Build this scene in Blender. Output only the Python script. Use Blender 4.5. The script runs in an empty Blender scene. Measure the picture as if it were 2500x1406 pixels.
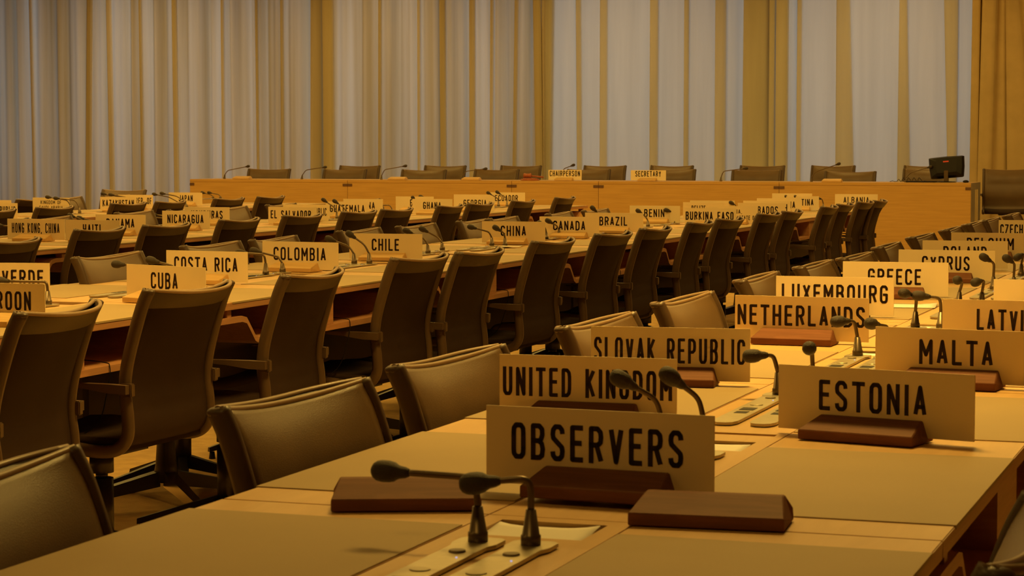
import bpy, bmesh, math, random
from mathutils import Vector, Matrix
random.seed(7)
scn = bpy.context.scene
# ------------------------------------------------------------------ camera
F, VX, VY, HC = 5350., 3120., 364., 1.245
YAW = math.atan((VX-1250)/F); PITCH = math.atan((703-VY)/F)
cam_d = bpy.data.cameras.new('camera'); cam = bpy.data.objects.new('camera', cam_d)
scn.collection.objects.link(cam); scn.camera = cam
cam.location = (0, 0, HC)
cam.rotation_euler = (math.pi/2-PITCH, 0, YAW)
cam_d.sensor_width = 36; cam_d.lens = F/2500*36; cam_d.clip_start = .05; cam_d.clip_end = 100
cam_d.dof.use_dof = True; cam_d.dof.focus_distance = 8.5; cam_d.dof.aperture_fstop = 24
# ------------------------------------------------------------------ world, exposure
w = bpy.data.worlds.new('world'); scn.world = w; w.use_nodes = True
w.node_tree.nodes['Background'].inputs[0].default_value = (.62, .74, .9, 1)
w.node_tree.nodes['Background'].inputs[1].default_value = .25
vs = scn.view_settings
scn.display_settings.display_device = 'sRGB'
vs.view_transform = 'Standard'; vs.look = 'None'; vs.gamma = 1; vs.exposure = -0.04
try: vs.use_curve_mapping = False
except Exception: pass
# ------------------------------------------------------------------ lights
WARM = (1, .61, .125)
def area(name, loc, sx, sy, power, col, rot=(0, 0, 0), spread=None):
    l = bpy.data.lights.new(name, 'AREA'); l.shape = 'RECTANGLE'; l.size = sx; l.size_y = sy
    l.energy = power; l.color = col
    if spread: l.spread = spread
    o = bpy.data.objects.new(name, l); scn.collection.objects.link(o); o.location = loc; o.rotation_euler = rot
    return o
LIGHT_ROWS = []; LK = .50
for y, e in ((.6, 16), (5.6, 196), (8.2, 40), (10.6, 50), (12.9, 54), (15.2, 58), (17.5, 58), (19.6, 52), (21.9, 70), (25.9, 56)):  # row nearest the camera is an added weak fill for the front signs
    for x in (-14.9, -11.5, -8.1, -4.7, -1.3):
        LIGHT_ROWS.append((x, y, e*(.48 if y == 5.6 and x < -2 else 1.0)))
for x, y, e in LIGHT_ROWS:
    area('ceiling_lamp_or_fill_light', (x, y, 4.12), 1.15, .55, e*LK, WARM, spread=math.radians(112 if 3 < y < 7 else 165))
# daylight outside the window wall, behind the curtains
area('daylight', (-10.0, 29.6, 2.2), 18, 4.2, 110, (.6, .86, 1.0), (math.radians(-90), 0, 0))

# ------------------------------------------------------------------ projection helpers (picture -> place)
_f = Vector((-math.sin(YAW), math.cos(YAW), 0)); _r = Vector((math.cos(YAW), math.sin(YAW), 0)); _u = Vector((0, 0, 1))
_f3 = _f*math.cos(PITCH)-_u*math.sin(PITCH); _u3 = _u*math.cos(PITCH)+_f*math.sin(PITCH)
def ray(px, py): return _r*((px-1250)/F)+_u3*(-(py-703)/F)+_f3
def onZ(px, py, z):
    d = ray(px, py); t = (z-HC)/d.z; return Vector((d.x*t, d.y*t, z))
def onY(px, py, y):
    d = ray(px, py); t = y/d.y; return Vector((d.x*t, y, HC+d.z*t))
# ------------------------------------------------------------------ materials
def new_mat(name):
    m = bpy.data.materials.new(name); m.use_nodes = True
    nt = m.node_tree; return m, nt, nt.nodes['Principled BSDF']
def mat(name, col, rough=.5, metal=0, spec=.5, noise=0, nscale=20, bump=0, bscale=200, coat=0):
    m, nt, b = new_mat(name)
    b.inputs['Base Color'].default_value = (*col, 1); b.inputs['Roughness'].default_value = rough
    b.inputs['Metallic'].default_value = metal; b.inputs['Specular IOR Level'].default_value = spec
    b.inputs['Coat Weight'].default_value = coat
    tc = nt.nodes.new('ShaderNodeTexCoord')
    if noise:
        n = nt.nodes.new('ShaderNodeTexNoise'); n.inputs['Scale'].default_value = nscale; n.inputs['Detail'].default_value = 4
        nt.links.new(tc.outputs['Object'], n.inputs['Vector'])
        r = nt.nodes.new('ShaderNodeValToRGB')
        r.color_ramp.elements[0].position = .3; r.color_ramp.elements[1].position = .7
        r.color_ramp.elements[0].color = (*[c*(1-noise) for c in col], 1)
        r.color_ramp.elements[1].color = (*[min(1, c*(1+noise)) for c in col], 1)
        nt.links.new(n.outputs['Fac'], r.inputs['Fac']); nt.links.new(r.outputs['Color'], b.inputs['Base Color'])
    if bump:
        n = nt.nodes.new('ShaderNodeTexNoise'); n.inputs['Scale'].default_value = bscale; n.inputs['Detail'].default_value = 3
        nt.links.new(tc.outputs['Object'], n.inputs['Vector'])
        bp = nt.nodes.new('ShaderNodeBump'); bp.inputs['Strength'].default_value = bump; bp.inputs['Distance'].default_value = .002
        nt.links.new(n.outputs['Fac'], bp.inputs['Height']); nt.links.new(bp.outputs['Normal'], b.inputs['Normal'])
    return m
def wood(name, a, c, scale=(1, 1, 1), rough=.4, spec=.4, dist=1.2):
    m, nt, b = new_mat(name)
    tc = nt.nodes.new('ShaderNodeTexCoord'); mp = nt.nodes.new('ShaderNodeMapping'); mp.inputs['Scale'].default_value = scale
    n = nt.nodes.new('ShaderNodeTexNoise'); n.inputs['Scale'].default_value = 6; n.inputs['Detail'].default_value = 6; n.inputs['Distortion'].default_value = dist
    r = nt.nodes.new('ShaderNodeValToRGB'); r.color_ramp.elements[0].position = .32; r.color_ramp.elements[1].position = .68
    r.color_ramp.elements[0].color = (*a, 1); r.color_ramp.elements[1].color = (*c, 1)
    nt.links.new(tc.outputs['Object'], mp.inputs[0]); nt.links.new(mp.outputs[0], n.inputs['Vector'])
    nt.links.new(n.outputs['Fac'], r.inputs['Fac']); nt.links.new(r.outputs['Color'], b.inputs['Base Color'])
    b.inputs['Roughness'].default_value = rough; b.inputs['Specular IOR Level'].default_value = spec
    return m
M = {
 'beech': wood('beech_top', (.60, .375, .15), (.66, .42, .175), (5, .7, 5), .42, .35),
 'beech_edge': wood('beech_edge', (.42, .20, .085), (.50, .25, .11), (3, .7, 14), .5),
 'mat': mat('writing_mat', (.40, .285, .135), .62, spec=.35, noise=.05, nscale=3, bump=.15, bscale=900),
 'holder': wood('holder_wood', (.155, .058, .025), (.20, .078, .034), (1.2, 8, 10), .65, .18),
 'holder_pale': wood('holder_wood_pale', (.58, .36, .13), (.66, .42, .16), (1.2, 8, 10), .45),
 'sign': mat('sign_board', (.86, .72, .46), .6, spec=.3, noise=.02, nscale=6),
 'ink': mat('sign_ink', (.022, .009, .006), .5, spec=.3),
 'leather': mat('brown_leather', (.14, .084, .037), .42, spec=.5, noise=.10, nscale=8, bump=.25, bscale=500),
 'leather_shaded': mat('brown_mesh_shaded', (.031, .0165, .0085), .7, spec=.12, noise=.08, nscale=8, bump=.2, bscale=700),  # tone darkened to carry the shade on the chair backs
 'hem': mat('brown_hem', (.056, .034, .017), .5, spec=.4),
 'leather_trim': mat('brown_leather_trim', (.26, .165, .085), .4, spec=.5, noise=.06, nscale=30),
 'frame': mat('bronze_frame', (.085, .05, .024), .42, metal=.05, spec=.5, noise=.05, nscale=20),
 'black_metal': mat('black_metal', (.028, .02, .014), .35, metal=.4),
 'chrome': mat('chrome', (.62, .56, .46), .22, metal=1),
 'spine_shade': mat('dark_shade_panel', (.03, .016, .009), .7, noise=.1),  # near-black colour holds the shade under the tabletops
 'brass': mat('console_metal', (.50, .44, .31), .36, metal=.75, noise=.06, nscale=60),
 'button': mat('console_button', (.30, .24, .15), .4, metal=.3),
 'led': None,
 'stem': mat('mic_stem', (.16, .115, .07), .34, metal=.6),
 'mic_head': mat('mic_grille', (.05, .036, .024), .5, metal=.3, bump=.8, bscale=700),
 'slot': mat('recess_wood', (.12, .035, .018), .6),
 'paper': mat('white_paper', (.88, .84, .76), .8, spec=.2),
 'dais': wood('dais_wood', (.50, .305, .09), (.58, .36, .11), (.45, 1, 9), .45, .35, .5),
 'dais_side': mat('dais_side_panel', (.30, .27, .24), .5, noise=.05),
 'notch': mat('dark_notch', (.12, .06, .03), .5),
 'carpet': mat('carpet', (.52, .34, .13), .95, spec=.1, noise=.12, nscale=14, bump=.9, bscale=260),
 'plaster': mat('plaster', (.62, .52, .38), .9, spec=.1, noise=.03, nscale=4),
 'ceiling_panel': mat('ceiling_panel', (.22, .17, .11), .9, spec=.1, noise=.03, nscale=4),
 'wallwood': wood('wall_wood', (.30, .15, .06), (.36, .18, .075), (2, 2, .4), .5),
 'black': mat('black_plastic', (.010, .008, .007), .45, spec=.25),
 'drape': mat('drape_cloth', (.60, .46, .24), .9, spec=.1, noise=.06, nscale=5, bump=.3, bscale=600),
 'gavel': wood('gavel_wood', (.34, .09, .03), (.42, .13, .05), (3, 3, 3), .35),
}
m, nt, b = new_mat('blue_led'); b.inputs['Base Color'].default_value = (.3, .3, .5, 1)
b.inputs['Emission Color'].default_value = (.6, .6, 1, 1); b.inputs['Emission Strength'].default_value = .7; M['led'] = m
m, nt, b = new_mat('red_badge'); b.inputs['Base Color'].default_value = (.7, .06, .03, 1); b.inputs['Roughness'].default_value = .4; M['badge'] = m
m, nt, b = new_mat('lamp_diffuser'); b.inputs['Emission Color'].default_value = (1, .61, .125, 1); b.inputs['Emission Strength'].default_value = 3; M['lamp'] = m
def sheer(name, col, tcol, fac, tlow=None, clow=None, sc=(3.2, 3.2, .18)):
    m = bpy.data.materials.new(name); m.use_nodes = True; nt = m.node_tree
    nt.nodes.remove(nt.nodes['Principled BSDF']); out = nt.nodes['Material Output']
    d = nt.nodes.new('ShaderNodeBsdfDiffuse'); t = nt.nodes.new('ShaderNodeBsdfTranslucent'); mx = nt.nodes.new('ShaderNodeMixShader')
    tc = nt.nodes.new('ShaderNodeTexCoord'); mp = nt.nodes.new('ShaderNodeMapping'); mp.inputs['Scale'].default_value = sc
    n = nt.nodes.new('ShaderNodeTexNoise'); n.inputs['Scale'].default_value = 2.2; n.inputs['Detail'].default_value = 6
    nt.links.new(tc.outputs['Object'], mp.inputs[0]); nt.links.new(mp.outputs[0], n.inputs['Vector'])
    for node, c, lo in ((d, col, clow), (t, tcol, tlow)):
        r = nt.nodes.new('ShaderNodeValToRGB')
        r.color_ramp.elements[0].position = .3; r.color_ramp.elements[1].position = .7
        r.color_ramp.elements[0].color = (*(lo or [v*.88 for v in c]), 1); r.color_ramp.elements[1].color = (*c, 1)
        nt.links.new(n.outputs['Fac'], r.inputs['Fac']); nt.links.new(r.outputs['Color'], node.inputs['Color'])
    mx.inputs[0].default_value = fac
    nt.links.new(d.outputs[0], mx.inputs[1]); nt.links.new(t.outputs[0], mx.inputs[2]); nt.links.new(mx.outputs[0], out.inputs[0])
    return m
M['sheer'] = sheer('sheer_cloth', (.88, .84, .74), (.92, .90, .84), .42)
M['gathered'] = sheer('gathered_sheer_cloth', (.88, .80, .62), (.97, .94, .86), .42, (.40, .32, .18), (.72, .62, .42), (1.7, 1.7, .05))  # colour streaks imitate daylight dimmed where the folds overlap
# ------------------------------------------------------------------ mesh helpers
C = scn.collection
class MB:
    def __init__(s): s.bm = bmesh.new()
    def box(s, x0, x1, y0, y1, z0, z1, bev=0, mi=0, mx=None):
        vs_ = [s.bm.verts.new((x, y, z)) for x in (x0, x1) for y in (y0, y1) for z in (z0, z1)]
        idx = [(0, 1, 3, 2), (4, 6, 7, 5), (0, 4, 5, 1), (2, 3, 7, 6), (0, 2, 6, 4), (1, 5, 7, 3)]
        fs = [s.bm.faces.new([vs_[i] for i in f]) for f in idx]
        for f in fs: f.material_index = mi
        if bev:
            es = list({e for f in fs for e in f.edges})
            r = bmesh.ops.bevel(s.bm, geom=es, offset=bev, segments=2, affect='EDGES', clamp_overlap=True)
            vs_ = list({v for f in r['faces'] for v in f.verts} | {v for v in vs_ if v.is_valid})
            for f in r['faces']: f.material_index = mi
        if mx is not None:
            for v in vs_: v.co = mx @ v.co
        return vs_
    def hexa(s, pts, mi=0):
        v = [s.bm.verts.new(p) for p in pts]   # bottom 4 (ccw), top 4
        for f in ((3, 2, 1, 0), (4, 5, 6, 7), (0, 1, 5, 4), (1, 2, 6, 5), (2, 3, 7, 6), (3, 0, 4, 7)):
            s.bm.faces.new([v[i] for i in f]).material_index = mi
    def tube(s, pts, rad, n=10, caps=True, flat=1.0, mi=0):
        pts = [Vector(p) for p in pts]
        if not isinstance(rad, (list, tuple)): rad = [rad]*len(pts)
        rings = []; prev = None
        for i, p in enumerate(pts):
            d = (pts[min(i+1, len(pts)-1)]-pts[max(i-1, 0)])
            if d.length < 1e-9: d = Vector((0, 0, 1))
            d.normalize()
            if prev is None:
                a = Vector((1, 0, 0)) if abs(d.x) < .9 else Vector((0, 1, 0))
                u = d.cross(a).normalized()
            else:
                u = prev-d*prev.dot(d)
                u = u.normalized() if u.length > 1e-6 else d.orthogonal().normalized()
            prev = u; v = d.cross(u)
            rings.append([s.bm.verts.new(p+(u*math.cos(t)+v*math.sin(t)*flat)*rad[i]) for t in [2*math.pi*k/n for k in range(n)]])
        for a, b_ in zip(rings, rings[1:]):
            for k in range(n):
                f = s.bm.faces.new((a[k], a[(k+1) % n], b_[(k+1) % n], b_[k])); f.smooth = True; f.material_index = mi
        if caps:
            for r_ in (list(reversed(rings[0])), rings[-1]):
                f = s.bm.faces.new(r_); f.material_index = mi
    def cyl(s, x, y, z0, z1, r0, r1=None, n=20, mi=0): s.tube([(x, y, z0), (x, y, z1)], [r0, r1 if r1 is not None else r0], n, mi=mi)
    def grid(s, rows, smooth=True, closed=False, mi=0):
        g = [[s.bm.verts.new(p) for p in r] for r in rows]
        for a, b_ in zip(g, g[1:]):
            m_ = len(a)
            for k in range(m_ if closed else m_-1):
                f = s.bm.faces.new((a[k], a[(k+1) % m_], b_[(k+1) % m_], b_[k])); f.smooth = smooth; f.material_index = mi
        return g
    def sphere(s, c, r, sx=1, sy=1, sz=1, n=14, rot=None):
        mx = Matrix.Translation(c) @ (rot or Matrix()) @ Matrix.Diagonal((sx, sy, sz, 1))
        res = bmesh.ops.create_uvsphere(s.bm, u_segments=n, v_segments=max(6, n*2//3), radius=r, matrix=mx)
        for v in res['verts']:
            for f in v.link_faces: f.smooth = True
    def build(s, name, m_, parent=None, recalc=True):
        if recalc: bmesh.ops.recalc_face_normals(s.bm, faces=s.bm.faces)
        me = bpy.data.meshes.new(name); s.bm.to_mesh(me); s.bm.free()
        for k in (m_ if isinstance(m_, (list, tuple)) else [m_]): me.materials.append(k)
        o = bpy.data.objects.new(name, me); C.objects.link(o)
        if parent: o.parent = parent
        return o
def tag(o, label=None, cat=None, group=None, kind=None):
    if label: o['label'] = label
    if cat: o['category'] = cat
    if group: o['group'] = group
    if kind: o['kind'] = kind
    return o
def empty(name, loc=(0, 0, 0), rz=0, label=None, cat=None, group=None):
    o = bpy.data.objects.new(name, None); C.objects.link(o); o.location = loc; o.rotation_euler = (0, 0, rz)
    o.empty_display_size = .1
    return tag(o, label, cat, group)
def dup(root, loc, rz, label=None, group=None):
    def cp(o, par):
        c = o.copy(); C.objects.link(c)
        if par: c.parent = par
        for ch in list(o.children): cp(ch, c)
        return c
    r = cp(root, None); r.location = loc; r.rotation_euler = (0, 0, rz)
    if label: r['label'] = label
    if group: r['group'] = group
    return r
def smooth(pts, n=8):
    pts = [Vector(p) for p in pts]; out = []
    P_ = [pts[0]*2-pts[1]]+pts+[pts[-1]*2-pts[-2]]
    for i in range(1, len(P_)-2):
        a, b_, c, d = P_[i-1:i+3]
        for k in range(n):
            t = k/n
            out.append(.5*((2*b_)+(c-a)*t+(2*a-5*b_+4*c-d)*t*t+(3*b_-a-3*c+d)*t**3))
    out.append(pts[-1]); return out

# ================================================================== SETTING
XL, XR, YN, YF, H = -19.5, 4.0, -3.5, 28.6, 4.2; ZF = -.05
b = MB(); b.box(XL-.2, XR+.2, YN-.2, YF+.6, -.17, ZF); tag(b.build('floor', M['carpet']), kind='structure')
b = MB(); b.box(XL-.2, XR+.2, YN-.2, YF+.6, H, H+.15); tag(b.build('ceiling', M['ceiling_panel']), kind='structure')
b = MB(); b.box(XL-.2, XL, YN-.2, YF+.4, ZF, H); tag(b.build('wall_left', M['wallwood']), kind='structure')
b = MB(); b.box(XR, XR+.2, YN-.2, YF+.4, ZF, H); tag(b.build('wall_right', M['wallwood']), kind='structure')
b = MB(); b.box(XL, XR, YN-.2, YN, ZF, H); tag(b.build('wall_back', M['wallwood']), kind='structure')
b = MB()   # window wall: sill, head and piers round big openings
b.box(XL, XR, YF, YF+.25, ZF, .25); b.box(XL, XR, YF, YF+.25, 3.9, H)
wins = []
x = XL
k = 0
while x < XR-.5:
    b.box(x, x+.22, YF, YF+.25, .25, 3.9)
    wins.append((x+.22, min(x+3.1, XR))); x += 3.1
tag(b.build('wall_front', M['plaster']), kind='structure')
for i, (a, c) in enumerate(wins):
    b = MB()
    for x0, x1, z0, z1 in ((a, c, .25, .32), (a, c, 3.83, 3.9), (a, a+.06, .32, 3.83), (c-.06, c, .32, 3.83), ((a+c)/2-.03, (a+c)/2+.03, .32, 3.83)):
        b.box(x0, x1, YF+.08, YF+.14, z0, z1)
    tag(b.build('window_%d' % (i+1), M['black_metal']), kind='structure')
# podium under the dais
b = MB(); b.box(-13.2, -1.2, 24.47, 27.2, ZF, .14, .004)
tag(b.build('podium', M['carpet']), 'low carpeted platform under the long head table and its chairs', 'platform')
# ceiling lamps (recessed panels), also drawn over the added fill row
lp = None
for i, (x, y, e) in enumerate(LIGHT_ROWS):
    lab = 'recessed rectangular ceiling lamp'
    if lp is None:
        lp = empty('ceiling_lamp', (x, y, 4.2), 0, lab, 'lamp', 'recessed ceiling lamps')
        b = MB(); b.box(-.62, .62, -.32, -.29, -.05, 0); b.box(-.62, .62, .29, .32, -.05, 0); b.box(-.62, -.585, -.29, .29, -.05, 0); b.box(.585, .62, -.29, .29, -.05, 0)
        b.build('lamp_frame', M['black_metal'], lp)
        b = MB(); b.box(-.585, .585, -.29, .29, -.02, -.005); b.build('diffuser', M['lamp'], lp)
    else: dup(lp, (x, y, 4.2), 0, lab)

# ================================================================== CURTAINS
YC = 27.75
def cx_(px, py=200): return onY(px, py, YC).x
def curtain(pa, pb, pleats, waves, label, material, amp=.045, seed=1, group=None, depth=0):
    rnd = random.Random(seed)
    zs = [-.03, .6, 1.2, 1.8, 2.4, 3.0, 3.6, 4.12]
    # px top (z~3.35) -> px bottom (z~.85)
    pl = sorted(pleats, key=lambda p: p[0])
    rows = []
    # phase list of wave
    xs_n = int((cx_(pb)-cx_(pa))/.022)
    ph = [rnd.uniform(0, 6.28) for _ in range(6)]
    for z in zs:
        t = max(-.2, min(1.2, (3.35-z)/2.5))
        row = []
        cur = cx_(pa)
        segs = []
        for p in pl:
            ct, cb, w_, lay = p
            c = cx_(ct)*(1-t)+cx_(cb)*t
            if isinstance(w_, tuple): ww = w_[0]*(1-t)+w_[1]*t
            else: ww = w_
            ww = ww*.00525
            segs.append((c-ww/2, c+ww/2, lay))
        segs.append((cx_(pb), None, 0))
        def wave(x):
            v = 0
            for i_, (wl, a) in enumerate(waves):
                v += a*math.sin(x*6.2832/wl+ph[i_]+.25*math.sin(x*1.3+ph[(i_+1) % 6])+.12*math.sin(z*1.1+x*2))
            return v
        prev_x = cur
        for si, (xl, xr, lay) in enumerate(segs):
            end = xr if xr is not None else xl
            N = max(6, int(round((cx_(pb)-cx_(pa))/len(segs)/.02)))
            N = min(N, 60)
            yb = 0
            for k_ in range(N+1):
                u = k_/N; x_ = prev_x+(end-prev_x)*u
                fade = min(1, u*4, (1-u)*4) if True else 1
                row.append(Vector((x_, YC-depth+wave(x_)*fade, z)))
            if xr is not None:
                d = 0
                for L in range(lay):
                    # fold back behind/forward layers, rounded turns
                    row.append(Vector((xr+.006, YC-depth-d-.008, z))); d += .018
                    for u in (0, .33, .66, 1): row.append(Vector((xr+(xl-xr)*u, YC-depth-d+.004*math.sin(u*6), z)))
                    row.append(Vector((xl-.006, YC-depth-d-.008, z))); d += .018
                    for u in (0, .33, .66, 1): row.append(Vector((xl+(xr-xl)*u, YC-depth-d-.005*math.sin(u*7), z)))
                # return to the base plane past the fold
                row.append(Vector((xr+.012, YC-depth-d*.5, z)))
                prev_x = xr+.014
        rows.append(row)
    m_ = MB(); m_.grid(rows)
    o = m_.build('curtain', material, recalc=False)
    return tag(o, label, 'curtain', group)
W1 = ((.31, .05), (.173, .03), (.83, .03)); W2 = ((1.1, .02), (.42, .010))
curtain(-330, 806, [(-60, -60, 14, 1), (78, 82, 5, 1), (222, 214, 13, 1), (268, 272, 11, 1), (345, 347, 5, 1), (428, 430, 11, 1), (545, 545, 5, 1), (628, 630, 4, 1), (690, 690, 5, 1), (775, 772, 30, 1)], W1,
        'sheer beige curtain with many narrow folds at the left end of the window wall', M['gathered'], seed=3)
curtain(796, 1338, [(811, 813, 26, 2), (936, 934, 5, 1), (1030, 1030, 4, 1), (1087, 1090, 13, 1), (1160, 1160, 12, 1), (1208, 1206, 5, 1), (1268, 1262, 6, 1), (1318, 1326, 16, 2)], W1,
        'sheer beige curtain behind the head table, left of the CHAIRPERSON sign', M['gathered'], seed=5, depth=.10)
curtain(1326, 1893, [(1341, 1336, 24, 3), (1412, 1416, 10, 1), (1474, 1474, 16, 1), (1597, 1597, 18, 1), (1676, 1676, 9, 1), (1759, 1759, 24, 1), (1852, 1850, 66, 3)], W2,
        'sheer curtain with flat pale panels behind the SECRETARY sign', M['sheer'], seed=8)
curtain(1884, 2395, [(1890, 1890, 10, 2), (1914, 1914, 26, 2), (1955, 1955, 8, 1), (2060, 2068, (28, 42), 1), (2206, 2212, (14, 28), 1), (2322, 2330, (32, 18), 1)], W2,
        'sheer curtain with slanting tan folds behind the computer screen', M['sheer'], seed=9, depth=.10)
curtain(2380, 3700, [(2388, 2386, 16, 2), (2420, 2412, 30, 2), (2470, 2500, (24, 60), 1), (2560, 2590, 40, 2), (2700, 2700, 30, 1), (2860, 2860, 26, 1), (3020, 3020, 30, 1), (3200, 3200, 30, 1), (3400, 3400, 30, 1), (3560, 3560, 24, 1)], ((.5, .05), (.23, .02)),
        'heavier ochre drape at the right end of the window wall', M['drape'], seed=11, depth=.2)

# ================================================================== TABLES
PITCH_T, J0, TW, TT = 1.776, 2.832, 1.034, .74
def make_table():
    root = empty('conference_table')
    hw = TW/2; L = PITCH_T; sw = .105
    b = MB()
    for s in (-1, 1):
        x0, x1 = sorted((s*(sw+.001), s*hw)); b.box(x0, x1, .0015, L-.0015, TT-.025, TT, .0015)
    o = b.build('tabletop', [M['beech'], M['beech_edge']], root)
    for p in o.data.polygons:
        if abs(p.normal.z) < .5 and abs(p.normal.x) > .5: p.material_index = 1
    # centre strip with wells and slots
    b = MB(); ys = [.0015]
    def strip(y0, y1, hole):
        if hole is None: b.box(-sw, sw, y0, y1, TT-.025, TT)
        else:
            b.box(-sw, -hole, y0, y1, TT-.025, TT); b.box(hole, sw, y0, y1, TT-.025, TT)
    cur = .0015
    for base in (L-.238-L/2, L-.238):
        for a, c, hh in sorted(((base+.085-(L if base+.085 > L else 0), base+.205-(L if base+.085 > L else 0), .075),)):
            strip(cur, a, None); strip(a, c, hh); cur = c
        # slot lies .295 past the base
        if base+.295 < L:
            strip(cur, base+.290, None); strip(base+.290, base+.316, .088); cur = base+.316
    strip(cur, L-.0015, None)
    b.build('centre_strip', M['beech'], root)
    b = MB(); b.box(-sw+.002, sw-.002, .01, L-.01, TT-.032, TT-.0255); b.build('recess_floor', M['slot'], root)
    # mats
    for s in (-1, 1):
        for y0 in (.115, .115+L/2):
            b = MB(); x0, x1 = sorted((s*(sw+.004), s*(hw+.0015)))
            b.box(x0, x1, y0, y0+.674, TT-.004, TT+.0018); b.build('writing_mat', M['mat'], root)
    # curved shelf under each side
    for s in (-1, 1):
        prof = [(.004, .690), (.20, .690), (.235, .683), (.30, .618), (.335, .606), (L-.335, .606), (L-.30, .618), (L-.235, .683), (L-.20, .690), (L-.004, .690)]
        prof = [(y, z) for y, z in prof]
        b = MB()
        xo, xi = s*(hw-.006), s*(hw-.36)
        top = [(y, z) for y, z in prof]
        rows = []
        for y, z in top: rows.append([Vector((xo, y, z)), Vector((xi, y, z)), Vector((xi, y, z-.02)), Vector((xo, y, z-.02))])
        b.grid(rows, smooth=False, closed=True)
        b.bm.faces.new([v for v in b.bm.verts][0:4]); b.bm.verts.ensure_lookup_table()
        b.bm.faces.new([b.bm.verts[-4+i] for i in range(4)])
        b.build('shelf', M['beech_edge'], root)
        b = MB(); x0, x1 = sorted((s*(hw-.012), s*(hw-.33)))
        b.box(x0, x1, L/2-.20, L/2+.07, .6065, TT-.0255); b.build('cable_box', M['beech_edge'], root)
        for yy in (.10, L-.13):
            b = MB(); x0, x1 = sorted((s*(hw-.012), s*(hw-.05))); b.box(x0, x1, yy, yy+.03, .6905, TT-.0255); b.build('shelf_post', M['beech_edge'], root)
        b = MB(); x0 = s*(hw-.02)
        b.tube(smooth([(x0-s*.2, L/2+.3, .612), (x0-s*.02, L/2+.22, .614), (x0+s*.018, L/2+.20, .60), (x0, L/2+.21, .52), (x0-s*.06, L/2+.25, .42), (x0-s*.16, L/2+.2, .36)]), .0016, 6)
        b.build('cable', M['black'], root)
    b = MB(); b.box(-.03, .03, .02, L-.02, .22, TT-.033); b.box(-.14, .14, .05, L-.05, .52, TT-.034)
    b.build('spine_shade_panel', M['spine_shade'], root)  # added dark panel standing in for the blackness under the table
    # pedestals with spread feet
    for y in (L/2-.28,):
        p = MB(); p.tube([(0, y, .05), (0, y, .11), (0, y, .18), (0, y, .34)], [.05, .038, .033, .033], 18)
        pe = p.build('pedestal', M['black_metal'], root)
        for k_ in range(4):
            a = math.radians(48+k_*90); r_ = .44
            q = MB(); d = Vector((math.cos(a), math.sin(a), 0)); n_ = Vector((-d.y, d.x, 0))
            c0 = Vector((0, y, .07))+d*.03; c1 = Vector((0, y, -.015))+d*r_
            q.hexa([c0-n_*.022-Vector((0, 0, .035)), c0+n_*.022-Vector((0, 0, .035)), c1+n_*.013-Vector((0, 0, .012)), c1-n_*.013-Vector((0, 0, .012)),
                    c0-n_*.022+Vector((0, 0, .02)), c0+n_*.022+Vector((0, 0, .02)), c1+n_*.013+Vector((0, 0, .008)), c1-n_*.013+Vector((0, 0, .008))])
            lg = q.build('leg', M['chrome'] if k_ % 2 else M['black_metal'], root)
            g = MB(); g.cyl(c1.x-d.x*.012, c1.y-d.y*.012, ZF, ZF+.008, .03, .026); g.cyl(c1.x-d.x*.012, c1.y-d.y*.012, ZF+.008, ZF+.03, .008); g.build('foot', M['chrome'], lg)
    return root
tab0 = make_table(); used = False
T1X, T2X, T3X, T4X = -.917, -3.765, -6.37, -8.86
TNAME = {1: 'nearest row', 2: 'second row from the front', 3: 'third row from the front', 4: 'farthest row'}
ORD = ['first', 'second', 'third', 'fourth', 'fifth', 'sixth', 'seventh', 'eighth', 'ninth', 'tenth', 'eleventh', 'twelfth', 'thirteenth', 'fourteenth', 'fifteenth', 'sixteenth', 'seventeenth', 'eighteenth']
TX = {1: T1X, 2: T2X, 3: T3X, 4: T4X}
for r, k0, k1 in ((1, -1, 9), (2, 0, 9), (3, 2, 9), (4, 3, 9)):
    for k in range(k0, k1):
        lab = 'beech conference table with inlaid writing mats, %s unit of the %s' % (ORD[k-k0], TNAME[r])
        loc = (TX[r], J0+PITCH_T*k, 0)
        if not used:
            t = tab0; t.location = loc; t['label'] = lab; used = True
            t['category'] = 'table'; t['group'] = 'conference tables joined end to end in rows'
        else: dup(tab0, loc, 0, lab)

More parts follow.
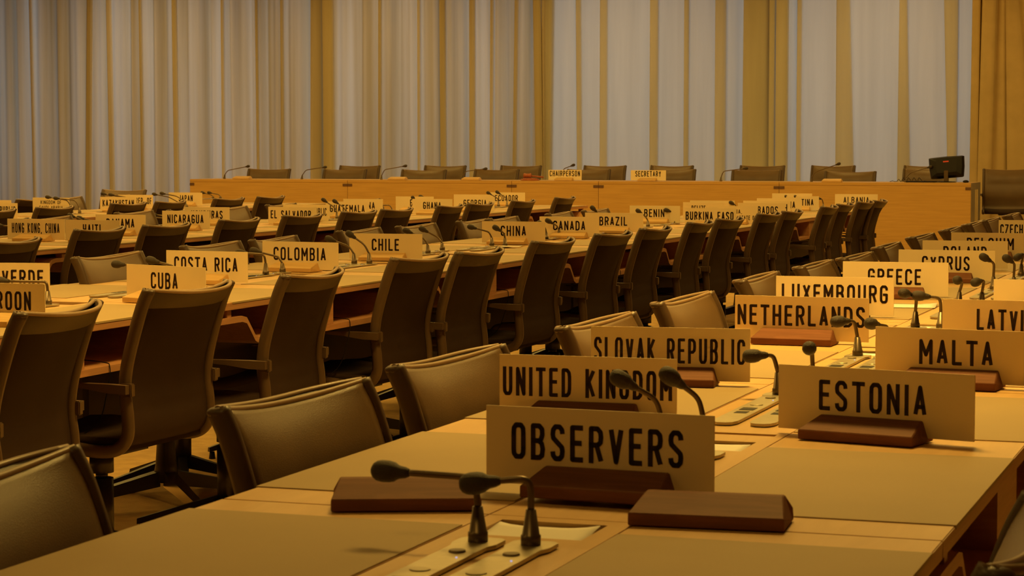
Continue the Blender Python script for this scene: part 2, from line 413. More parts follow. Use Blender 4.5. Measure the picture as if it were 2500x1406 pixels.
# ================================================================== CHAIRS
def chair_profile():
    return [(-.315, .838), (-.292, .79), (-.262, .70), (-.238, .61), (-.232, .54), (-.240, .47), (-.238, .41), (-.205, .372), (-.14, .362), (-.02, .372), (.14, .385), (.20, .378), (.225, .355)]
def make_chair():
    root = empty('conference_chair'); hw = .235
    prof = [Vector((0, y, z)) for y, z in chair_profile()]
    ps = smooth(prof, 6)
    # side frames: flat padded tube along the whole profile
    for s in (-1, 1):
        b = MB(); rows = []
        for i, p in enumerate(ps):
            d = (ps[min(i+1, len(ps)-1)]-ps[max(i-1, 0)]).normalized(); n_ = Vector((0, -d.z, d.y))
            x0, x1 = s*(hw-.014), s*(hw+.014)
            ring = []
            for a in range(8):
                t = a*math.pi/4+math.pi/8
                ring.append(Vector((s*hw+.0145*math.cos(t), 0, 0))+p+n_*(.020*math.sin(t)))
            rows.append(ring)
        b.grid(rows, closed=True)
        b.bm.verts.ensure_lookup_table()
        b.bm.faces.new(b.bm.verts[0:8]); b.bm.faces.new(b.bm.verts[-8:])
        b.build('side_frame', M['frame'], root)
    # two skins between the frames: taut leather in front, sagging mesh behind, open pocket at the top
    bp = [p for p in ps if p.z > .362 and p.y < -.2]; NU = 16
    def up(z): return max(0, min(1, (z-.50)/.34))
    def skin(depth_edge, sag_mid, pw, th, name, m_, parent, zmin=0):
        b = MB(); rows = []
        for p in bp:
            if p.z < zmin: continue
            fr, rr = [], []; t = up(p.z); crease = .0025*math.sin(p.z*95)*max(0, 1-abs(p.z-.49)/.07)
            for k_ in range(NU+1):
                u = -1+2*k_/NU; bow = (1-abs(u)**pw)
                pil = 0 if sag_mid > .03 else .016*math.sin(math.pi*max(0, min(1, (.838-p.z)/.17)))*(1-abs(u)**4)
                y = p.y+pil+depth_edge-(.006+sag_mid*t**1.2)*bow+(crease*bow if sag_mid > .03 else 0)
                dip = -.016*(1-u*u)*max(0, (p.z-.74)/.1) if p.z > .74 else 0
                fr.append(Vector((u*(hw-.006), y+th, p.z+dip))); rr.append(Vector((u*(hw-.006), y-th, p.z+dip)))
            rows.append(fr+list(reversed(rr)))
        b.grid(rows, closed=True); b.bm.verts.ensure_lookup_table(); nn = len(rows[0])
        for base in (0, (len(rows)-1)*nn):
            for k_ in range(NU): b.bm.faces.new([b.bm.verts[base+k_], b.bm.verts[base+k_+1], b.bm.verts[base+nn-2-k_], b.bm.verts[base+nn-1-k_]])
        return b.build(name, m_, parent)
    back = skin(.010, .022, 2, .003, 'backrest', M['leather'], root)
    skin(.002, .052, 3.2, .003, 'rear_cover', M['leather_shaded'], back)
    # hem band round the top of the rear cover and rolled edges on both skins
    b = MB(); rows = []
    for zz, th in ((.786, .0045), (.788, .0065), (.832, .0065), (.838, .005)):
        yb = -.292-.023*(zz-.79)/.048; fr, rr = [], []
        for k_ in range(NU+1):
            u = -1+2*k_/NU; dip = -.016*(1-u*u)*max(0, (zz-.74)/.1); y = yb+.002-(.006+.052*up(zz)**1.2)*(1-abs(u)**3.2)
            fr.append(Vector((u*(hw+.002), y+th, zz+dip))); rr.append(Vector((u*(hw+.002), y-th-.001, zz+dip)))
        rows.append(fr+list(reversed(rr)))
    b.grid(rows, closed=True); nn = len(rows[0]); b.bm.verts.ensure_lookup_table()
    for base in (0, 3*nn):
        for k_ in range(NU): b.bm.faces.new([b.bm.verts[base+k_], b.bm.verts[base+k_+1], b.bm.verts[base+nn-2-k_], b.bm.verts[base+nn-1-k_]])
    b.build('hem', M['hem'], back)
    for dep, sg, pw in ((.010, .022, 2), (.002, .052, 3.2)):
        b = MB(); pts = []
        for k_ in range(NU*2+1):
            u = -1+k_/NU; pts.append((u*(hw+.004), -.316+dep-(.006+sg)*(1-abs(u)**pw), .840-.016*(1-u*u)))
        b.tube(pts, .0058, 8); b.build('piping', M['leather_trim'], back)
    for s in (-1, 1):      # padded top ends of the frame
        b = MB(); b.sphere((s*hw, -.314, .834), .0165, .92, 1.3, .6, 12); b.build('corner_cap', M['frame'], root)
    # top end caps joining frame and hem
    # seat
    b = MB(); rows = []
    sp = [(-.215, .392), (-.17, .40), (-.05, .402), (.10, .41), (.18, .405), (.222, .385), (.23, .362)]
    for i, (y, z) in enumerate(sp):
        tp = [Vector((u*(hw-.014), y, z-.012*(1-u*u))) for u in [-1+2*k_/8 for k_ in range(9)]]
        bt = [Vector((u*(hw-.014), y-.004 if i < 5 else y-.014*(i-4), min(z-.03, .375) if i < 5 else z-.015)) for u in [1-2*k_/8 for k_ in range(9)]]
        rows.append(tp+bt)
    b.grid(rows, closed=True); b.bm.verts.ensure_lookup_table(); nn = 18
    for base in (0, (len(rows)-1)*nn): b.bm.faces.new([b.bm.verts[base+k_] for k_ in range(nn)])
    b.build('seat', M['leather_shaded'], root)  # dark tone puts the shade under the table into the seat colour
    # armrests
    for s in (-1, 1):
        b = MB(); xo = s*(hw+.018)
        x0, x1 = sorted((s*(hw+.0145), s*(hw+.040)))
        P0 = [(-.258, .538, .564), (-.20, .539, .566), (-.12, .550, .566), (-.02, .556, .565), (.02, .558, .563)]
        rows = [[Vector((x0, y, zb)), Vector((x1, y, zb)), Vector((x1, y, zt)), Vector((x0, y, zt))] for y, zb, zt in P0]
        b.grid(rows, smooth=False, closed=True); b.bm.verts.ensure_lookup_table()
        b.bm.faces.new(b.bm.verts[0:4]); b.bm.faces.new(b.bm.verts[-4:])
        arm = b.build('armrest', M['frame'], root)
        b = MB(); x2, x3 = sorted((s*(hw-.004), s*(hw+.02))); b.box(x2, x3, -.264, -.226, .528, .567, .003); b.build('arm_bracket', M['frame'], arm)
    # base
    b = MB(); b.tube([(0, 0, .04), (0, 0, .245)], .036, 18); b.tube([(0, 0, .245), (0, 0, .262)], .019, 14); b.tube([(0, 0, .262), (0, 0, .322)], .037, 18); b.tube([(0, 0, .322), (0, 0, .34)], .022, 18); b.box(-.09, .09, -.12, .10, .33, .375, .006)
    b.build('gas_column', M['black_metal'], root)
    for k_ in range(5):
        a = math.radians(90+72*k_+14); d = Vector((math.cos(a), math.sin(a), 0)); n_ = Vector((-d.y, d.x, 0)); Z = Vector((0, 0, 1))
        c0 = d*.02+Z*.065; c1 = d*.31-Z*.01
        q = MB()
        q.hexa([c0-n_*.024-Z*.03, c0+n_*.024-Z*.03, c1+n_*.012-Z*.010, c1-n_*.012-Z*.010, c0-n_*.016+Z*.02, c0+n_*.016+Z*.02, c1+n_*.008+Z*.008, c1-n_*.008+Z*.008])
        lg = q.build('leg', M['black_metal'], root)
        g = MB(); g.cyl(d.x*.295, d.y*.295, ZF, ZF+.03, .014, .01); g.build('glide', M['black'], lg)
    return root
chair0 = make_chair(); cused = [False]
def chair(x, y, rz, label, group=None, z=0):
    if not cused[0]:
        cused[0] = True; chair0.location = (x, y, z); chair0.rotation_euler = (0, 0, rz); tag(chair0, label, 'chair', group); return chair0
    o = dup(chair0, (x, y, z), rz, label, group)
    if group is None and 'group' in o: del o['group']
    return o
ZT = .842
# chair local front is +Y; right-side chairs face -X (rz=+90deg), left-side chairs face +X (rz=-90deg)
def row_chairs(pairs, side, edge_fix, table, lab, group, depth=.315, ymin_rot=7.5):
    for i, (a, c) in enumerate(pairs):
        A, B = onZ(*a, ZT), onZ(*c, ZT); cy = (A.y+B.y)/2; cxm = (A.x+B.x)/2
        rot = math.atan2(A.x-B.x, B.y-A.y) if cy < ymin_rot else random.uniform(-.04, .04)
        rot = max(-.12, min(.12, rot))
        cxx = cxm if cy < 9 else (cxm*.35+edge_fix*.65)
        if side > 0: chair(cxx-depth, cy, math.pi/2+rot, lab % ORD[i], group)
        else: chair(cxx+depth, cy, -math.pi/2+rot, lab % ORD[i], group)
T2R = [((62, 765), (193, 734)), ((374, 705), (560, 684)), ((684, 673), (834, 652)), ((960, 630), (1096, 616)), ((1120, 617), (1223, 602)), ((1310, 590), (1394, 578)), ((1479, 572), (1545, 562)), ((1579, 558), (1648, 551)), ((1678, 545), (1734, 535)), ((1769, 534), (1817, 529)), ((1855, 523), (1900, 515)), ((1930, 517), (1968, 510)), ((2022, 505), (2060, 500)), ((2052, 499), (2083, 494)), ((2107, 493), (2143, 489)), ((2160, 489), (2192, 487))]
T1L = [((0, 1137), (160, 1087)), ((517, 997), (848, 930)), ((947, 895), (1196, 845)), ((1362, 799), (1527, 764)), ((1594, 740), (1725, 712)), ((1794, 686), (1896, 661)), ((1938, 650), (2030, 636)), ((2046, 632), (2124, 614)), ((2151, 605), (2224, 590)), ((2213, 580), (2276, 569)), ((2302, 561), (2350, 553)), ((2349, 546), (2403, 541)), ((2396, 537), (2442, 532)), ((2462, 525), (2505, 520))]
row_chairs([((-190, 1204), (166, 1086))]+T1L[1:], -1, -1.58, 1, 'brown leather chair facing right, %s from the front at the nearest table row', 'chairs on the left side of the nearest table row', depth=.32)
row_chairs(T2R, 1, -3.06, 2, 'dark brown chair seen from behind, %s from the front at second table row', 'chairs with their backs to the aisle at the second table row')
T2L = [((178, 628), (339, 614)), ((443, 599), (576, 590)), ((674, 586), (794, 576)), ((846, 562), (945, 558)), ((997, 551), (1104, 547)), ((1163, 540), (1235, 534)), ((1250, 534), (1312, 530)), ((1390, 522), (1448, 517)), ((1478, 514), (1535, 510))]
row_chairs(T2L, -1, -4.40, 2, 'tan leather chair facing right, %s from the front at second table row', 'chairs on the far side of the second table row')
T3R = [((-42, 592), (88, 576)), ((199, 562), (332, 552)), ((389, 553), (504, 541)), ((543, 538), (644, 529)), ((715, 528), (800, 519)), ((859, 519), (937, 510)), ((969, 513), (1036, 505)), ((1108, 504), (1160, 497)), ((1177, 500), (1234, 491)), ((1294, 491), (1333, 486)), ((1365, 483), (1410, 478))]
row_chairs(T3R, 1, -5.72, 3, 'dark brown chair seen from behind, %s from the left at third table row', 'chairs with their backs to the aisle at the third table row')
T3L = [((-75, 564), (25, 556)), ((123, 533), (218, 528)), ((275, 518), (365, 514)), ((432, 512), (510, 509)), ((556, 508), (640, 503)), ((680, 499), (745, 497)), ((905, 488), (964, 486))]
row_chairs(T3L, -1, -6.99, 3, 'tan leather chair facing right, %s from the left at third table row', 'chairs on the far side of the third table row')
T4R = [((-42, 514), (73, 508)), ((126, 507), (212, 502)), ((278, 496), (349, 493)), ((396, 493), (461, 488)), ((523, 486), (587, 480)), ((633, 480), (692, 477))]
row_chairs(T4R, 1, -8.19, 4, 'dark brown chair seen from behind, %s from the left at farthest table row', 'chairs at the farthest table row')
chair(-9.30, 16.15, -math.pi/2, 'small far chair facing right, behind the KAZAKHSTAN sign', 'chairs on the far side of the farthest table row')
chair(-9.30, 17.0, -math.pi/2, 'small far chair facing right, between the REP. OF and JAPAN signs', 'chairs on the far side of the farthest table row')
chair(-9.9, 15.6, math.pi/2, 'dark chair seen from behind at the far left edge, above the REPUBLIC sign', 'chairs at the farthest table row')
chair(-9.30, 14.0, -math.pi/2, 'small far chair facing right, left of the KINGDOM OF SAUDI ARABIA sign', 'chairs on the far side of the farthest table row')
chair(-10.85, 19.04, math.pi+.02, 'dark brown chair facing the camera alone before the curtain, above the KAZAKHSTAN sign')
chair(-.60+.03, 2.36, math.pi/2+.02, 'dark leather chair cut by the lower right corner of the picture')

# ================================================================== NAMEPLATES
G = {'A': [[(0, 0), (.5, 1), (1, 0)], [(.17, .28), (.83, .28)]], 'B': [[(0, 0), (0, 1), (.65, 1), (.92, .9), (.95, .72), (.8, .56), (.6, .53), (0, .53)], [(.6, .53), (.88, .45), (1, .27), (.92, .08), (.65, 0), (0, 0)]],
 'C': [[(1, .76), (.97, .9), (.75, 1), (.25, 1), (.03, .9), (0, .76), (0, .24), (.03, .1), (.25, 0), (.75, 0), (.97, .1), (1, .24)]],
 'D': [[(0, 0), (0, 1), (.6, 1), (.92, .9), (1, .72), (1, .28), (.92, .1), (.6, 0), (0, 0)]], 'E': [[(.95, 1), (0, 1), (0, 0), (.95, 0)], [(0, .52), (.8, .52)]],
 'F': [[(.95, 1), (0, 1), (0, 0)], [(0, .5), (.8, .5)]], 'G': [[(1, .76), (.97, .9), (.75, 1), (.25, 1), (.03, .9), (0, .76), (0, .24), (.03, .1), (.25, 0), (.75, 0), (.97, .1), (1, .24), (1, .48), (.55, .48)]],
 'H': [[(0, 0), (0, 1)], [(1, 0), (1, 1)], [(0, .5), (1, .5)]], 'I': [[(.5, 0), (.5, 1)]], 'J': [[(1, 1), (1, .24), (.94, .08), (.7, 0), (.35, 0), (.06, .1), (0, .24)]],
 'K': [[(0, 0), (0, 1)], [(1, 1), (0, .4)], [(.3, .55), (1, 0)]], 'L': [[(0, 1), (0, 0), (.95, 0)]], 'M': [[(0, 0), (0, 1), (.5, .35), (1, 1), (1, 0)]],
 'N': [[(0, 0), (0, 1), (1, 0), (1, 1)]], 'O': [[(0, .26), (.03, .1), (.25, 0), (.75, 0), (.97, .1), (1, .26), (1, .74), (.97, .9), (.75, 1), (.25, 1), (.03, .9), (0, .74), (0, .26)]],
 'P': [[(0, 0), (0, 1), (.65, 1), (.94, .9), (1, .72), (.94, .54), (.65, .45), (0, .45)]], 'R': [[(0, 0), (0, 1), (.65, 1), (.94, .9), (1, .74), (.94, .57), (.65, .49), (0, .49)], [(.55, .49), (1, 0)]],
 'S': [[(1, .78), (.95, .91), (.72, 1), (.28, 1), (.05, .9), (0, .76), (.06, .64), (.94, .36), (1, .24), (.95, .09), (.72, 0), (.28, 0), (.05, .09), (0, .22)]],
 'T': [[(0, 1), (1, 1)], [(.5, 1), (.5, 0)]], 'U': [[(0, 1), (0, .24), (.03, .1), (.25, 0), (.75, 0), (.97, .1), (1, .24), (1, 1)]], 'V': [[(0, 1), (.5, 0), (1, 1)]],
 'X': [[(0, 0), (1, 1)], [(0, 1), (1, 0)]], 'Y': [[(0, 1), (.5, .45), (1, 1)], [(.5, .45), (.5, 0)]], 'Z': [[(0, 1), (1, 1), (0, 0), (1, 0)]],
 ',': [[(.5, .04), (.3, -.16)]], '.': [[(.42, .0), (.58, .0)]], ' ': []}
NARROW = {'I': .35, ',': .4, '.': .4, ' ': .72, 'M': 1.22, 'L': .92, 'E': .92, 'F': .9}
def lettering(b, text, x0, x1, z0, z1, y, sw=None):
    h = z1-z0; ws = [NARROW.get(c, 1.) for c in text]; tot = sum(ws)+.36*(len(text)-1)
    unit = (x1-x0)/tot; sw = sw or min(.138*h, unit*.36); x = x0
    for c, w_ in zip(text, ws):
        gw = unit*w_-sw
        for st in G[c]:
            pts = [Vector((x+sw/2+px*gw, y, z0+sw/2+pz*(h-sw))) for px, pz in st]
            for i in range(len(pts)-1):
                a, d = pts[i], pts[i+1]; t = (d-a)
                if t.length < 1e-6: continue
                t.normalize(); n_ = Vector((-t.z, 0, t.x))*sw/2
                e0 = t*sw/2 if (i == 0 and c not in ',') else Vector(); e1 = t*sw/2 if (i == len(pts)-2 and c != ',') else Vector()
                if abs(t.x) > .02 and abs(t.z) > .02: e0 = e1 = Vector()
                b.bm.faces.new([b.bm.verts.new(p) for p in (a-e0-n_, d+e1-n_, d+e1+n_, a-e0+n_)])
            for p in pts[1:-1] if len(pts) > 2 else []:
                b.bm.faces.new([b.bm.verts.new(p+Vector((math.cos(k_*math.pi/5), 0, math.sin(k_*math.pi/5)))*sw/2) for k_ in range(10)])
        x += unit*(w_+.36)
holder_cache = {}
def make_holder(root, pale):
    key = pale
    if key in holder_cache:
        o = holder_cache[key].copy(); C.objects.link(o); o.parent = root; o.location = (0, 0, 0); return o
    b = MB(); hwb, hwt = .105, .094
    # front sloped block: lower vertical lip then slope back to slot
    pr = [(-.078, 0), (-.078, .017), (-.008, .036), (.010, .036), (.022, .017), (.022, 0)]
    L_ = [b.bm.verts.new((-(hwb if z < .02 else hwt), y, z)) for y, z in pr]; R_ = [b.bm.verts.new(((hwb if z < .02 else hwt), y, z)) for y, z in pr]
    b.bm.faces.new(L_); b.bm.faces.new(R_)
    for i in range(len(pr)): j = (i+1) % len(pr); b.bm.faces.new((L_[i], L_[j], R_[j], R_[i]))
    bmesh.ops.recalc_face_normals(b.bm, faces=b.bm.faces)
    bmesh.ops.bevel(b.bm, geom=list(b.bm.edges), offset=.0014, segments=1, affect='EDGES')
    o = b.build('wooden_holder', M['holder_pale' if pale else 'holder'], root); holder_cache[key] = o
    return o
def nameplate(text, tl, tr, u=None, label=None, w_=.348, hz=.11, z=.74, holder_dx=0, rot=None, fix=None, pale=None, lines=None):
    if fix is not None: c = Vector((fix[0], fix[1], 0)); a = rot or 0
    else:
        A, B = onZ(*tl, z+.1215), onZ(*tr, z+.1215); c = (A+B)/2
        d = B-A; a = math.atan2(d.y, d.x) if (rot is None and c.y < 9.5 and d.length > .3) else (rot or 0)
        a = max(-.3, min(.3, a))
        w_ = max(.33, min(.365, d.length))
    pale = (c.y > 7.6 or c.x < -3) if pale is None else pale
    root = empty('nameplate', (c.x, c.y, z), a, label, 'sign', 'country nameplates on the tables')
    if text in ('CHAIRPERSON', 'SECRETARY'): root['group'] = 'nameplates on the head table'
    b = MB(); b.box(-w_/2, w_/2, -.0015, .0015, .0085, .1225, .0004); b.build('sign_board', M['sign'], root)
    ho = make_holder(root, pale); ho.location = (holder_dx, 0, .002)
    if text or lines:
        b = MB()
        if lines:
            n = len(lines)
            for i, (tx, u0, u1) in enumerate(lines):
                zt = .0125+hz*(.80-.38*i); lettering(b, tx, -w_/2+u0*w_, -w_/2+u1*w_, zt-hz*.27, zt, -.0021)
        else: lettering(b, text, -w_/2+u[0]*w_, -w_/2+u[1]*w_, .0125+hz*.30, .0125+hz*.79, -.0021)
        b.build('lettering', M['ink'], root, recalc=False)
    return root
def NP(text, x0, y0, x1, y1, u0=.12, u1=.88, where='', dx=0, lines=None, **k):
    lab = 'cream nameplate lettered %s %s' % (text.title() if False else text, where) if text else 'cream nameplate %s' % where
    return nameplate(text, (x0, y0), (x1, y1), (u0, u1), lab.strip(), holder_dx=dx, lines=lines, **k)
n1 = 'in a wooden holder on the nearest table row'; n2 = 'in a wooden holder on the second table row'
n3 = 'in a wooden holder on the third table row'; n4 = 'in a wooden holder on the farthest table row'
NP('OBSERVERS', 1188, 990, 1745, 1017, .115, .87, 'in a red-brown wooden holder, foremost on the nearest table', dx=.014, z=.7465)
NP('UNITED KINGDOM', 1220, 865, 1653, 878, .02, .975, n1)
NP('SLOVAK REPUBLIC', 1443, 797, 1832, 804, .02, .97, n1, dx=.0)
NP('ESTONIA', 1902, 890, 2381, 917, .215, .765, n1, dx=-.005)
NP('NETHERLANDS', 1795, 721, 2122, 729, .02, .972, n1, dx=-.01)
NP('MALTA', 2138, 798, 2530, 812, .28, .74, n1)
NP('LUXEMBOURG', 1895, 674, 2183, 679, .05, .95, n1)
NP('LATVIA', 2288, 730, 2672, 740, .24, .64, n1)
NP('GREECE', 2058, 638.5, 2316, 642, .24, .745, n1, pale=False)
NP('CYPRUS', 2194, 609.5, 2430, 613, .245, .74, n1, pale=False)
NP('', 2421, 682, 2745, 688, .2, .8, 'showing a plain left half at the right picture edge, behind the LATVIA sign')
NP('POLAND', 2252.5, 587, 2461, 589.5, .245, .755, n1, pale=False)
NP('BELGIUM', 2322, 568, 2515, 570, .2, .8, n1, pale=False)
NP('CZECH REPUBLIC', 2438, 537.5, 2600, 539, .025, .975, n1, pale=False)
NP('CAPE VERDE', -132, 641, 122, 643, .13, .94, n2)
NP('CAMEROON', -160, 688, 110, 694, .215, .875, n2)
NP('CUBA', 322, 644, 490, 655, .315, .655, n2, dx=-.02)
NP('COSTA RICA', 403, 611, 608, 616, .1, .88, n2)
NP('COLOMBIA', 640, 589, 827, 593, .15, .84, n2, dx=-.01)
NP('CHILE', 853, 570, 1031, 572, .31, .685, n2)
NP('CHINA', 1178, 540, 1330, 542, .3, .7, n2, dx=-.02)
NP('CANADA', 1315, 529, 1465, 530, .23, .77, n2, dx=.01)
NP('BRAZIL', 1430, 519, 1569, 521, .25, .73, n2)
NP('BENIN', 1537, 502, 1661, 503, .29, .69, n2)
NP('BURKINA FASO', 1671, 508, 1798, 509, .02, .95, n2)
NP('BOLIVIA', 1729, 503, 1852, 503.5, 0, 0, n2, lines=[('BOLIVIA,', .3, .68), ('PLURINATIONAL STATE OF', .03, .97)])
NP('BELIZE', 1666, 494, 1780, 494.5, .19, .50, n2)
NP('BAHRAIN', 1683, 490, 1795, 490, .18, .79, n2)
NP('BARBADOS', 1800, 496, 1918, 496, .15, .85, n2)
NP('BANGLADESH', 1815, 490, 1930, 491, .07, .93, n2)
NP('AUSTRALIA', 1849, 484, 1956, 485, .14, .86, n2)
NP('ARGENTINA', 1898, 479, 2000, 479, .13, .87, n2)
NP('', 1888, 472, 1980, 473, .1, .9, 'with its face hidden behind the ARGENTINA sign')
NP('ALBANIA', 2042, 473.5, 2140, 475, .2, .8, n2)
NP('HONG KONG, CHINA', 25.6, 533.6, 150.7, 536, .08, .91, n3)
NP('HAITI', 160, 537, 290, 538, .33, .66, n3)
NP('PANAMA', 231.7, 524, 356.5, 524.6, .22, .78, n3)
NP('NICARAGUA', 394.6, 515, 513.5, 515.5, .11, .87, n3)
NP('HONDURAS', 449.6, 505.6, 561, 506, .15, .85, n3)
NP('EL SALVADOR', 654, 505, 775, 506, .05, .88, n3)
NP('DOMINICAN REPUBLIC', 691, 499, 802, 500, .04, .96, n3)
NP('GUATEMALA', 796, 492, 900, 493, .1, .9, n3)
NP('GUYANA', 837, 486, 935.6, 486, .2, .8, n3)
NP('GHANA', 1005, 486, 1106, 486, .27, .72, n3)
NP('FIJI', 964.7, 480, 1060, 480, .38, .62, n3)
NP('GEORGIA', 1112, 480.5, 1208, 481, .2, .8, n3)
NP('', 1105, 475, 1200, 475, .1, .9, 'with its face hidden behind the GEORGIA sign')
NP('ECUADOR', 1196, 470, 1281.6, 470, .15, .8, n3)
NP('KINGDOM OF SAUDI ARABIA', 77, 482.5, 172, 483, 0, 0, n4, lines=[('KINGDOM OF', .22, .78), ('SAUDI ARABIA', .18, .82)])
NP('REPUBLIC', -60, 495.7, 47, 495.7, .42, .95, n4)
NP('', -75, 488.6, 34.7, 488.6, .1, .9, 'mostly hidden behind the REPUBLIC sign at the left picture edge')
NP('KAZAKHSTAN', 242.7, 481, 335, 481, .07, .93, n4)
NP('KOREA, REP. OF', 287.5, 475.7, 374, 476, .03, .96, n4)
NP('JAPAN', 411, 470, 494.4, 470.5, .3, .72, n4)
# empty holders
def lone_holder(x, y, label, rz=0, z=.742, pale=False, group='empty wooden nameplate holders', s=1.0):
    r = empty('nameplate_holder', (x, y, z), rz, label, 'holder', group); o = make_holder(r, pale)
    if s != 1: r.scale = (s, s, s)
    return r
lone_holder(-1.137-.029, 2.807+.072, 'empty red-brown wooden holder at the left of the two front microphones', math.radians(22))
lone_holder(-.710-.006, 2.807+.078, 'empty red-brown wooden holder right of the paper tray, below the OBSERVERS sign', math.radians(4.7))

# ================================================================== MICROPHONES
def mic(base, elbow, head, label, group, plate=True, z=.742, dy=0., r=1.0, by=None, htw=None):
    """base/elbow/head are picture points standing on the plane y = by (or base's own y on the table top)"""
    if by is None: B = onZ(*base, z)
    else: B = onY(*base, by); B.z = z
    Y = B.y
    E_ = onY(*elbow, Y); Hd = onY(*head, Y+dy)
    if E_.z < z+.03: E_.z = z+.05
    root = empty('gooseneck_microphone', (B.x, B.y, z), 0, label, 'microphone', group)
    e = E_-B; h = Hd-B
    if plate:
        b = MB(); L = .485
        pts = []
        out = [(-.024, -L+.03), (-.018, -L+.008), (-.008, -L), (.008, -L), (.018, -L+.008), (.024, -L+.03), (.024, -.035), (.03, -.015), (.03, .02), (.022, .03), (-.022, .03), (-.03, .02), (-.03, -.015), (-.024, -.035)]
        lo = [b.bm.verts.new((x_, y_, .0)) for x_, y_ in out]; hi = [b.bm.verts.new((x_, y_, .005)) for x_, y_ in out]
        b.bm.faces.new(lo); b.bm.faces.new(hi)
        for i in range(len(out)): j = (i+1) % len(out); b.bm.faces.new((lo[i], lo[j], hi[j], hi[i]))
        pl = b.build('console_plate', M['brass'], root)
        b = MB(); b.cyl(0, -.075, .005, .0075, .011, .010, 16); b.build('button', M['button'], pl)
        b = MB(); b.cyl(0, -.20, .005, .0065, .013, .012, 16); b.build('button', M['brass'], pl)
        b = MB(); b.box(-.014, .014, -.29, -.25, .005, .0058); b.box(-.012, .012, -.34, -.31, .005, .0056); b.build('card_slot', M['black'], pl)
        b = MB(); b.cyl(.014, -.115, .005, .0062, .0014, .0014, 8); b.build('indicator_lamp', M['led'], pl)
    b = MB(); zz = .005 if plate else 0
    hgt = min(.05, e.z*.62)
    top = Vector((e.x*.12, e.y*.12, hgt))
    b.tube([(0, 0, zz), (0, 0, zz+.012), (0, 0, zz+.013), top], [.013*r, .013*r, .0115*r, .0065*r], 12)
    b.build('stem_base', M['stem'], root)
    ah = h-e; L = ah.length; hl = min(.050*r, L*.7); ad = ah.normalized() if L > 1e-4 else Vector((0, -1, 0))
    # gooseneck
    b = MB(); tail = h-ad*hl*.45
    bend = min(.03, L*.3, (e-top).length*.5)
    ed = (e-top).normalized() if (e-top).length > 1e-5 else Vector((0, 0, 1))
    pts = [top, top.lerp(e-ed*bend, .5), e-ed*bend, e-ed*bend*.35+ad*bend*.12, e+ad*bend*.55-ed*bend*.05, e+ad*bend*1.4, tail]
    b.tube(smooth(pts, 4), .0046*r, 8); b.build('gooseneck', M['stem'], root)
    b = MB(); R_ = .0155*r
    q = lambda t: h+ad*t
    prof = [(-.034, .005), (-.028, .0075), (-.020, .0088), (-.0165, .0105), (-.013, .0128), (-.006, .0143), (.003, .0145), (.010, .0132), (.015, .0102), (.018, .0055), (.0185, .001)]
    b.tube([q(t*r) for t, _ in prof], [rr*r for _, rr in prof], 14)
    b.build('microphone_head', M['mic_head'], root)
    return root
gm = 'gooseneck microphones along the conference tables'
def YB(k): return 2.594+.888*k
Z1 = .742
def pb(x, y): 
    from mathutils import Vector as V
    d = V((x, y, Z1-HC)); dep = d.dot(_f3); return (1250+F*d.dot(_r)/dep, 703-F*d.dot(_u3)/dep)
def m1(k, side, elbow, head, label, dy=0.):
    xb = T1X-.0355 if side == 'a' else T1X+.0355
    return mic(pb(xb, YB(k)), elbow, head, label, gm, True, Z1, dy, 1.0, by=YB(k))
m1(0, 'a', (1160, 1166), (940, 1150), 'bent gooseneck microphone, left one of the foremost pair')
m1(0, 'b', (1297, 1166), (1156, 1180), 'bent gooseneck microphone, right one of the foremost pair', -.02)
m1(1, 'a', (1604, 975), (1514, 925), 'gooseneck microphone before the letters of the UNITED KINGDOM sign', -.04)
m1(1, 'b', (1708, 972), (1634, 918), 'gooseneck microphone at the right edge of the UNITED KINGDOM sign', -.04)
m1(2, 'a', (1888, 866), (1835, 869), 'gooseneck microphone at the right edge of the SLOVAK REPUBLIC sign', -.02)
m1(2, 'b', (1982, 852), (1976, 850), 'gooseneck microphone pointing at the camera above the ESTONIA sign', -.10)
m1(3, 'a', (2086, 783), (2045, 785), 'gooseneck microphone before the last letters of the NETHERLANDS sign', -.03)
m1(3, 'b', (2168, 797), (2126, 790), 'gooseneck microphone between the NETHERLANDS and MALTA signs', -.06)
m1(4, 'a', (2238, 722), (2207, 716), 'gooseneck microphone right of the LUXEMBOURG sign, left one of its pair', -.05)
m1(4, 'b', (2296, 727), (2242, 722), 'gooseneck microphone above the LATVIA sign, right one of its pair', -.02)
m1(5, 'a', (2350, 689), (2337, 684), 'gooseneck microphone below the CYPRUS sign, left one of its pair', -.05)
m1(5, 'b', (2403, 684), (2382, 689), 'gooseneck microphone below the CYPRUS sign, right one of its pair', -.04)
m1(6, 'a', (2427, 642), (2402, 628), 'gooseneck microphone at the right edge of the CYPRUS sign', -.03)
m1(6, 'b', (2477, 643), (2458, 631), 'gooseneck microphone at the right edge of the POLAND sign', -.03)
m1(7, 'a', (2499, 619), (2484, 628), 'gooseneck microphone at the right picture edge before the BELGIUM sign', -.03)
def mt(base, elbow, head, label, dy=-.02): return mic(base, elbow, head, label, gm, True, Z1, dy)
def mg(tx, k, side, elbow, head, label, dy=-.02):
    xb = TX[tx]+(-.0355 if side == 'a' else .0355); return mic(pb(xb, YB(k)), elbow, head, label, gm, True, Z1, dy, by=YB(k))
mg(2, 4, 'b', (114, 688), (0, 686), 'gooseneck microphone before the CAPE VERDE sign at the left picture edge')
mg(2, 5, 'a', (385, 651), (284, 645), 'gooseneck microphone left of the CUBA sign')
mg(2, 5, 'b', (425, 650), (368, 635), 'gooseneck microphone between the CUBA and COSTA RICA signs')
mt((649, 673), (645, 621), (585, 617), 'gooseneck microphone at the right edge of the COSTA RICA sign')
mt((690, 667), (680, 627), (620, 612), 'gooseneck microphone before the first letters of the COLOMBIA sign')
mt((865, 646), (853, 602), (803, 583), 'gooseneck microphone right of the COLOMBIA sign')
